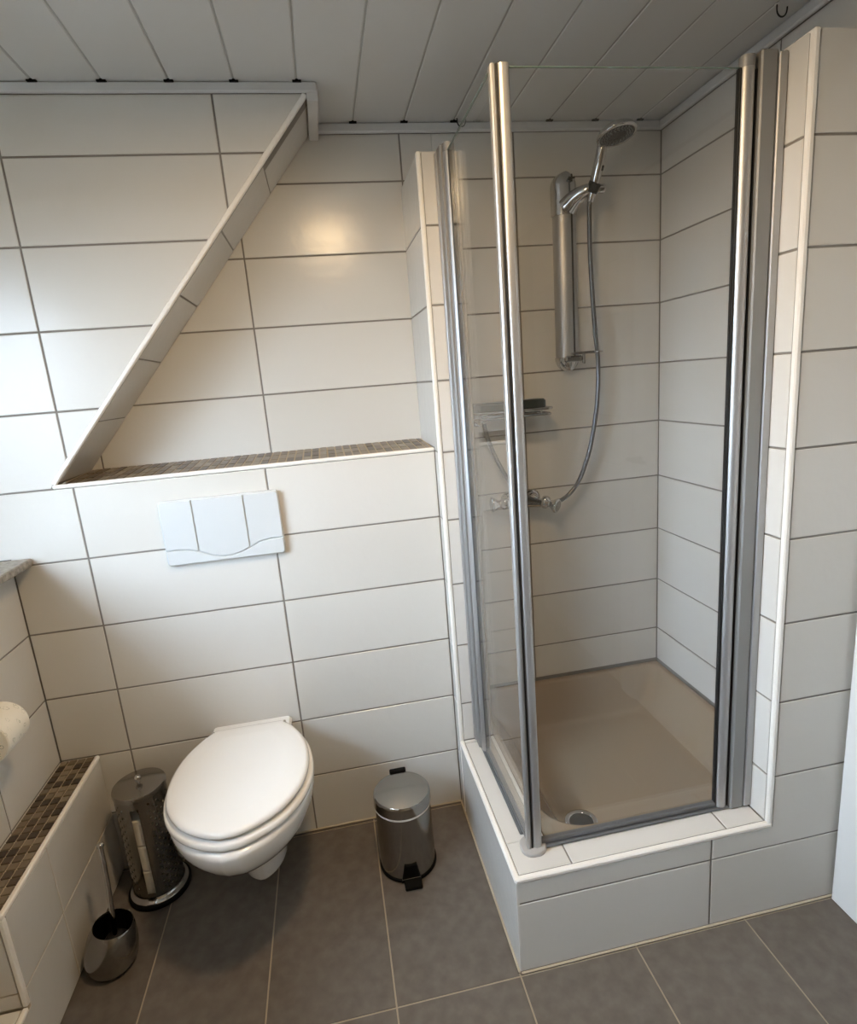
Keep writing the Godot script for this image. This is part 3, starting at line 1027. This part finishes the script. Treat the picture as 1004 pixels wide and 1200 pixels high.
	var so := thing("soap_tray", "flat dark green soap tray lying on the chrome shower shelf", "soap tray", Vector3(1.280, 1.291, NB + 0.062))
	prism(s, round_rect(-0.12, -0.042, 0.12, 0.042, 0.02, 6), 0.0, 0.026, 0.006, Transform3D(FACE_UP, Vector3.ZERO), true, true)
	obj("dish", s, M.teal, so)
	# bar tap with a handle at each end
	var tp := thing("shower_tap", "chrome bar tap with two handles low on the shower wall", "tap", Vector3(1.33, 0.972, NB))
	s = start()
	tube(s, [Vector3(-0.065, 0.003, 0.05), Vector3(0.06, -0.012, 0.05)], 0.016, 20)
	for x in [-0.045, 0.04]:
		lathe(s, [Vector2(0.03, 0.0), Vector2(0.03, 0.004), Vector2(0.022, 0.012), Vector2(0.012, 0.016), Vector2(0.012, 0.05)], aim(Vector3(x, 0.0, 0.0), Vector3(0, 0, 1)), 24)
	obj("body", s, M.chrome, tp)
	var hp := [Vector2(0.012, 0.0), Vector2(0.021, 0.004), Vector2(0.023, 0.012), Vector2(0.021, 0.022), Vector2(0.013, 0.028), Vector2(0.013, 0.036), Vector2(0.02, 0.046), Vector2(0.026, 0.056), Vector2(0.026, 0.060), Vector2(0.02, 0.062)]
	s = start()
	lathe(s, hp, aim(Vector3(-0.063, 0.003, 0.055), Vector3(-1, 0.0, 0.0)), 28)
	obj("handle", s, M.chrome, tp)
	s = start()
	lathe(s, hp, aim(Vector3(0.058, -0.005, 0.052), Vector3(0.62, -0.22, 0.72)), 28)
	var h2 := obj("handle", s, M.chrome, tp)
	s = start()
	lathe(s, creased([Vector2(0.0005, 0.0), Vector2(0.018, -0.0005), Vector2(0.018, -0.002)]), aim(Vector3(0.058, -0.005, 0.052) + Vector3(0.62, -0.22, 0.72).normalized() * 0.0635, Vector3(0.62, -0.22, 0.72)), 24)
	obj("cap", s, M.steel_lid, h2)

# ---------------------------------------------------------------- toilet
func egg() -> PackedVector2Array:
	var half := [[0.058, 0.090], [0.063, 0.100], [0.076, 0.113], [0.10, 0.131], [0.14, 0.152], [0.18, 0.1665], [0.225, 0.175], [0.27, 0.178], [0.314, 0.175], [0.36, 0.164], [0.40, 0.146], [0.438, 0.118], [0.468, 0.083], [0.488, 0.046], [0.498, 0.016]]
	var c := Curve2D.new()
	var pts: Array = []
	for i in range(half.size() - 1, -1, -1):
		pts.append(Vector3(-half[i][1], half[i][0], 0))
	for h in half:
		pts.append(Vector3(h[1], h[0], 0))
	var o := PackedVector2Array()
	var body := spline(pts, 3)
	for p in body:
		o.append(Vector2(p.x, p.y))
	return ccw(o)

func shrink(p: PackedVector2Array, d: float) -> PackedVector2Array:
	var o := PackedVector2Array()
	for q in p:
		o.append(Vector2(q.x * (1.0 - d / 0.178), 0.275 + (q.y - 0.275) * (1.0 - d / 0.23)))
	return o

func ring(p: PackedVector2Array, y: float) -> Array:
	var o: Array = []
	for q in p:
		o.append(Vector3(q.x, y, q.y))
	return o

func build_toilet() -> void:
	var t := thing("toilet", "white wall-hung toilet with its lid closed", "toilet", Vector3(0.36, 0, 0))
	var e := egg()
	# bowl
	var rows: Array = []
	for q in [[0.407, 0.160, 0.02, 0.490], [0.4075, 0.174, 0.0, 0.502], [0.403, 0.181, 0.0, 0.511], [0.392, 0.184, 0.0, 0.513], [0.365, 0.181, 0.0, 0.506], [0.335, 0.173, 0.0, 0.488], [0.30, 0.159, 0.0, 0.455], [0.265, 0.141, 0.0, 0.41], [0.235, 0.122, 0.0, 0.362], [0.21, 0.104, 0.0, 0.318], [0.19, 0.09, 0.0, 0.285], [0.17, 0.08, 0.0, 0.262], [0.14, 0.072, 0.0, 0.245], [0.10, 0.067, 0.0, 0.235], [0.066, 0.064, 0.0, 0.228], [0.058, 0.06, 0.0, 0.222], [0.055, 0.052, 0.005, 0.21]]:
		var row: Array = []
		for p in e:
			var back: float = 1.0
			row.append(Vector3(p.x / 0.178 * q[1] * back, q[0], 0.001 + q[2] + (p.y - 0.058) / 0.44 * (q[3] - q[2])))
		rows.append(row)
	var s := start()
	grid(s, rows, true, true, true)
	obj("bowl", s, M.ceramic, t)
	# rear platform
	s = start()
	prism(s, round_rect(-0.118, -0.085, 0.118, -0.001, 0.016, 5), 0.33, 0.430, 0.006, Transform3D(FACE_UP, Vector3.ZERO), false, true)
	obj("rear_deck", s, M.ceramic, t)
	# seat
	s = start()
	rows = []
	var so := shrink(e, -0.009)
	for q in [[0.03, 0.4105], [0.006, 0.4115], [0.001, 0.4145], [0.0, 0.420], [0.0015, 0.4265], [0.006, 0.4295], [0.03, 0.430]]:
		rows.append(ring(shrink(so, q[0]), q[1]))
	grid(s, rows, true, true, true)
	obj("seat", s, M.plastic, t)
	# lid
	s = start()
	rows = []
	for q in [[0.03, 0.434], [0.009, 0.4355], [0.0025, 0.438], [0.0, 0.443], [0.002, 0.448], [0.006, 0.4515], [0.012, 0.4535], [0.03, 0.4555], [0.06, 0.457]]:
		rows.append(ring(shrink(e, q[0]), q[1]))
	grid(s, rows, true, true, true)
	obj("lid", s, M.plastic, t)
	for x in [-0.07, 0.07]:
		s = start()
		tube(s, [Vector3(x - 0.018, 0.436, 0.055), Vector3(x + 0.018, 0.436, 0.055)], 0.009, 16)
		obj("hinge", s, M.plastic, t)

func build_flush_plate() -> void:
	var f := thing("flush_plate", "white flush plate with three push panels above the toilet", "flush plate", Vector3(0.367, 1.044, 0.0))
	var s := start()
	prism(s, round_rect(-0.162, -0.093, 0.163, 0.093, 0.01, 5), 0.0, 0.012, 0.002, Transform3D.IDENTITY, false, true)
	obj("base", s, M.plate, f)
	# lower edge of the buttons: a soft wave
	var wave := [[-0.16, -0.047], [-0.13, -0.0465], [-0.10, -0.050], [-0.072, -0.058], [-0.045, -0.070], [-0.015, -0.079], [0.012, -0.080], [0.04, -0.074], [0.066, -0.063], [0.095, -0.050], [0.125, -0.0445], [0.161, -0.0445]]
	var wy := func(x: float) -> float:
		for i in wave.size() - 1:
			if x <= wave[i + 1][0]:
				var k: float = clampf((x - wave[i][0]) / (wave[i + 1][0] - wave[i][0]), 0, 1)
				return lerpf(wave[i][1], wave[i + 1][1], k)
		return wave[-1][1]
	var cols := [[-0.160, -0.0735], [-0.0715, 0.0655], [0.0675, 0.161]]
	for k in 3:
		var a: float = cols[k][0]
		var b: float = cols[k][1]
		var p := PackedVector2Array()
		for i in 15:
			var x := lerpf(a, b, i / 14.0)
			p.append(Vector2(x, wy.call(x) + 0.001))
		if k == 2:
			for i in 5:
				var an := PI / 2 * i / 4.0
				p.append(Vector2(b - 0.009 + 0.009 * cos(an), 0.0815 + 0.009 * sin(an)))
		else:
			p.append(Vector2(b, 0.0905))
		if k == 0:
			for i in 5:
				var an := PI / 2 + PI / 2 * i / 4.0
				p.append(Vector2(a + 0.009 + 0.009 * cos(an), 0.0815 + 0.009 * sin(an)))
		else:
			p.append(Vector2(a, 0.0905))
		s = start()
		prism(s, p, 0.008, 0.0175, 0.002, Transform3D.IDENTITY, false, true)
		obj("push_panel", s, M.plate, f)
	var q := PackedVector2Array()
	for i in 25:
		var x := lerpf(0.161, -0.160, i / 24.0)
		q.append(Vector2(x, wy.call(x) - 0.0012))
	for i in 5:
		var an := PI + PI / 2 * i / 4.0
		q.append(Vector2(-0.151 + 0.009 * cos(an), -0.0815 + 0.009 * sin(an)))
	for i in 5:
		var an := PI * 1.5 + PI / 2 * i / 4.0
		q.append(Vector2(0.152 + 0.009 * cos(an), -0.0815 + 0.009 * sin(an)))
	s = start()
	prism(s, q, 0.008, 0.0172, 0.002, Transform3D.IDENTITY, false, true)
	obj("lower_bar", s, M.plate, f)

# ---------------------------------------------------------------- things on the floor
func build_floor_things() -> void:
	# pedal bin
	var b := thing("pedal_bin", "small stainless steel pedal bin with a black pedal", "bin", Vector3(0.778, 0, 0.2))
	var s := start()
	lathe(s, creased([Vector2(0.082, 0.008), Vector2(0.0815, 0.205), Vector2(0.0795, 0.205)]), Transform3D(), 56)
	obj("body", s, M.polished, b)
	s = start()
	lathe(s, creased([Vector2(0.082, 0.0), Vector2(0.085, 0.003), Vector2(0.085, 0.010), Vector2(0.0825, 0.012)]), Transform3D(), 56)
	obj("base_ring", s, M.black, b)
	s = start()
	lathe(s, creased([Vector2(0.083, 0.205), Vector2(0.0845, 0.208), Vector2(0.0835, 0.2105)]), Transform3D(), 56)
	obj("collar", s, mat(Color(0.75, 0.74, 0.72), 0.4), b)
	s = start()
	lathe(s, [Vector2(0.0835, 0.2115), Vector2(0.0840, 0.213), Vector2(0.0835, 0.237), Vector2(0.0825, 0.242), Vector2(0.0795, 0.2455), Vector2(0.0795, 0.2455), Vector2(0.05, 0.2485), Vector2(0.02, 0.2500), Vector2(0.0005, 0.2503)], Transform3D(), 56, true, false)
	obj("lid", s, M.steel_lid, b)
	s = start()
	cbox(s, Vector3(0.0, 0.242, -0.087), Vector3(0.05, 0.02, 0.014), 0.003)
	cbox(s, Vector3(0.0, 0.12, -0.085), Vector3(0.04, 0.23, 0.01), 0.003)
	obj("hinge", s, M.black, b)
	var turn := Basis(Vector3.UP, -0.02)
	s = start()
	prism(s, PackedVector2Array([Vector2(-0.029, 0.004), Vector2(0.029, 0.004), Vector2(0.019, 0.062), Vector2(-0.017, 0.062)]), 0.07, 0.086, 0.003, Transform3D(turn, Vector3.ZERO))
	obj("pedal_housing", s, M.black, b)
	s = start()
	cbox(s, turn * Vector3(0.003, 0.011, 0.098), Vector3(0.050, 0.010, 0.034), 0.003, turn * Basis(Vector3.RIGHT, 0.25))
	var pd := obj("pedal", s, M.black, b)
	s = start()
	cbox(s, turn * Vector3(0.0, 0.0185, 0.0865), Vector3(0.054, 0.002, 0.003), 0.0006)
	obj("pedal_edge", s, M.steel, pd)
	# perforated canister for spare rolls
	var c := thing("roll_canister", "perforated steel canister for spare toilet rolls beside the toilet", "canister", Vector3(0.045, 0, 0.106))
	s = start()
	lathe(s, creased([Vector2(0.082, 0.0), Vector2(0.086, 0.003), Vector2(0.086, 0.012), Vector2(0.080, 0.016)]), Transform3D(), 56)
	obj("base", s, M.black, c)
	s = start()
	lathe(s, [Vector2(0.080, 0.0162), Vector2(0.079, 0.020), Vector2(0.072, 0.022), Vector2(0.07, 0.030)], Transform3D(), 56, false, false)
	obj("base_ring", s, M.chrome, c)
	s = start()
	canister_wall(s)
	obj("body", s, M.polished, c)
	s = start()
	lathe(s, [Vector2(0.0695, 0.340), Vector2(0.071, 0.342), Vector2(0.071, 0.352), Vector2(0.069, 0.3555), Vector2(0.069, 0.3555), Vector2(0.04, 0.3575), Vector2(0.0005, 0.358)], Transform3D(), 56, true, false)
	var ld := obj("lid", s, M.steel_lid, c)
	s = start()
	lathe(s, [Vector2(0.004, 0.357), Vector2(0.004, 0.364), Vector2(0.0085, 0.368), Vector2(0.0095, 0.374), Vector2(0.006, 0.380), Vector2(0.0005, 0.3815)], Transform3D(), 24)
	obj("knob", s, M.chrome, ld)
	for k in 3:
		var r := thing("toilet_roll", ["lowest spare toilet roll inside the perforated canister", "middle spare toilet roll inside the perforated canister", "topmost spare toilet roll inside the perforated canister"][k], "toilet roll", Vector3(0.045, 0.024 + 0.084 * k, 0.106), "spare toilet rolls in the canister")
		s = start()
		lathe(s, creased([Vector2(0.021, 0.001), Vector2(0.053, 0.001), Vector2(0.056, 0.004), Vector2(0.056, 0.080), Vector2(0.053, 0.083), Vector2(0.021, 0.083), Vector2(0.021, 0.001)]), Transform3D(), 40, false, false)
		obj("paper", s, M.paper, r)
		s = start()
		lathe(s, creased([Vector2(0.0205, 0.0), Vector2(0.0205, 0.0835), Vector2(0.0195, 0.0835), Vector2(0.0195, 0.0)]), Transform3D(), 24, false, false)
		obj("core", s, M.card, r)
	# toilet brush and its pot
	var p := thing("brush_pot", "round stainless steel pot holding the toilet brush", "brush pot", Vector3(-0.012, 0, 0.332))
	s = start()
	var rows: Array = []
	for q in [[0.040, 0.0005, 0.0], [0.050, 0.004, 0.0], [0.060, 0.022, 0.0], [0.0635, 0.045, 0.001], [0.062, 0.070, 0.004], [0.056, 0.095, 0.009], [0.049, 0.112, 0.014], [0.0465, 0.118, 0.016], [0.045, 0.118, 0.016], [0.045, 0.112, 0.014], [0.052, 0.09, 0.009], [0.057, 0.065, 0.004], [0.05, 0.02, 0.0]]:
		var row: Array = []
		for j in 48:
			var a := TAU * j / 48
			row.append(Vector3(q[0] * cos(a) + q[2], q[1] - q[2] * 0.5 * cos(a) , q[0] * sin(a) - q[2] * 0.3))
		rows.append(row)
	var lining: Array = rows.slice(9)
	grid(s, rows.slice(0, 10), true, true, false)
	obj("pot", s, M.polished, p)
	s = start()
	grid(s, lining, true, false, true)
	obj("lining", s, M.black, p)
	var br := thing("toilet_brush", "toilet brush with a thin chrome handle standing in the steel pot", "toilet brush", Vector3(0.0, 0.012, 0.325))
	s = start()
	tube(s, [Vector3(0.003, 0.07, 0.002), Vector3(0.006, 0.2, -0.012), Vector3(0.005, 0.315, -0.024)], 0.0062, 18)
	obj("handle", s, M.chrome, br)
	s = start()
	lathe(s, [Vector2(0.006, 0.0), Vector2(0.009, 0.002), Vector2(0.009, 0.008), Vector2(0.0075, 0.010), Vector2(0.0005, 0.0105)], aim(Vector3(0.005, 0.314, -0.024), Vector3(0, 1, -0.1)), 20)
	obj("end_cap", s, M.chrome, br)
	s = start()
	lathe(s, creased([Vector2(0.012, 0.012), Vector2(0.030, 0.02), Vector2(0.031, 0.055), Vector2(0.02, 0.068), Vector2(0.007, 0.072)]), Transform3D(), 24)
	obj("brush_head", s, M.rubber, br)

# the canister's sheet: a slot in front, rows of round holes beside it
func canister_wall(st: SurfaceTool) -> void:
	var r := 0.0685
	var n := 40
	var y0 := 0.024
	var y1 := 0.341
	var rows := 30
	var dy := (y1 - y0) / rows
	for i in n:
		var a0 := TAU * i / n
		var a1 := TAU * (i + 1) / n
		var mid := rad_to_deg(wrapf((a0 + a1) / 2 - PI / 2, -PI, PI))   # 0 = facing +z
		for j in rows:
			var b0 := y0 + dy * j
			var slot: bool = absf(mid) < 13.0 and j >= 2 and j < rows - 2
			if slot:
				continue
			var holes: bool = j > 0 and j < rows - 1 and absf(mid) > 24.0 and absf(mid) < 150.0 and (i + j) % 2 == 0
			var at := func(u: float, v: float, rr: float) -> Vector3:
				var a := lerpf(a0, a1, u)
				return Vector3(rr * cos(a), b0 + dy * v, rr * sin(a))
			var nrm := func(u: float) -> Vector3:
				var a := lerpf(a0, a1, u)
				return Vector3(cos(a), 0, sin(a))
			if not holes:
				quad_c(st, at.call(0, 0, r), at.call(1, 0, r), at.call(1, 1, r), at.call(0, 1, r), nrm.call(0), nrm.call(1))
				continue
			var outer := [[0, 0], [0.5, 0], [1, 0], [1, 0.5], [1, 1], [0.5, 1], [0, 1], [0, 0.5]]
			for k in 8:
				var o0 = outer[k]
				var o1 = outer[(k + 1) % 8]
				var i0 := inner(o0)
				var i1 := inner(o1)
				tri(st, at.call(o0[0], o0[1], r), at.call(o1[0], o1[1], r), at.call(i1.x, i1.y, r), nrm.call(o0[0]), nrm.call(o1[0]), nrm.call(i1.x))
				tri(st, at.call(o0[0], o0[1], r), at.call(i1.x, i1.y, r), at.call(i0.x, i0.y, r), nrm.call(o0[0]), nrm.call(i1.x), nrm.call(i0.x))

func inner(o: Array) -> Vector2:
	var d := Vector2(o[0] - 0.5, o[1] - 0.5).normalized()
	return Vector2(0.5, 0.5) + d * 0.30

func quad_c(st: SurfaceTool, a: Vector3, b: Vector3, c: Vector3, d: Vector3, na: Vector3, nb: Vector3) -> void:
	tri(st, a, b, c, na, nb, nb)
	tri(st, a, c, d, na, nb, na)

# ---------------------------------------------------------------- left wall
func build_left_things() -> void:
	var at := Vector3(-0.139, 0.70, 0.285)
	var h := thing("roll_holder", "chrome toilet roll holder on the left wall", "roll holder", Vector3(XL, 0.735, 0.337))
	var s := start()
	lathe(s, creased([Vector2(0.018, 0.0), Vector2(0.018, 0.006), Vector2(0.006, 0.008), Vector2(0.006, 0.03)]), aim(Vector3(0, 0.025, -0.01), Vector3(1, 0, 0)), 24)
	tube(s, spline([Vector3(0.02, 0.025, -0.01), Vector3(0.050, 0.024, -0.012), Vector3(0.054, 0.005, -0.058), Vector3(0.054, -0.026, -0.064), Vector3(0.054, -0.031, -0.05), Vector3(0.054, -0.031, 0.06)], 5), 0.004, 10)
	obj("arm", s, M.chrome, h)
	var r := thing("hanging_toilet_roll", "printed toilet roll hanging on the left wall under the window sill", "toilet roll", at)
	var xf := Transform3D(Basis(Vector3(1, 0, 0), Vector3(0, 0, 1), Vector3(0, -1, 0)), Vector3.ZERO)
	s = start()
	lathe(s, creased([Vector2(0.02, 0.0), Vector2(0.051, 0.0), Vector2(0.053, 0.003), Vector2(0.053, 0.095), Vector2(0.051, 0.098), Vector2(0.02, 0.098), Vector2(0.02, 0.0)]), xf, 44, false, false)
	obj("paper", s, M.print_paper, r)
	s = start()
	lathe(s, creased([Vector2(0.0198, -0.0005), Vector2(0.0198, 0.0985), Vector2(0.0188, 0.0985), Vector2(0.0188, -0.0005)]), xf, 24, false, false)
	obj("core", s, M.card, r)

func build_door() -> void:
	var d := thing("door_1", "white painted door and casing right of the shower pier", "door", Vector3(XR, 0, 0.612))
	d.set_meta("kind", "structure")
	var s := start()
	cbox(s, Vector3(-0.004, 1.03, 0.045), Vector3(0.03, 2.06, 0.085), 0.004)
	cbox(s, Vector3(-0.004, 1.03, 0.885), Vector3(0.03, 2.06, 0.085), 0.004)
	cbox(s, Vector3(-0.004, 2.09, 0.465), Vector3(0.03, 0.08, 0.925), 0.004)
	obj("casing", s, M.white_paint, d)
	s = start()
	cbox(s, Vector3(0.0, 1.02, 0.465), Vector3(0.012, 2.03, 0.75), 0.003)
	obj("leaf", s, M.white_paint, d)
	s = start()
	tube(s, [Vector3(-0.022, 0.30, 0.085), Vector3(-0.022, 0.38, 0.085)], 0.007, 14)
	obj("hinge", s, M.steel, d)
	s = start()
	tube(s, spline([Vector3(0, 1.05, 0.79), Vector3(-0.05, 1.05, 0.79), Vector3(-0.055, 1.05, 0.78), Vector3(-0.055, 1.05, 0.68)], 4), 0.008, 12)
	obj("handle", s, M.steel, d)
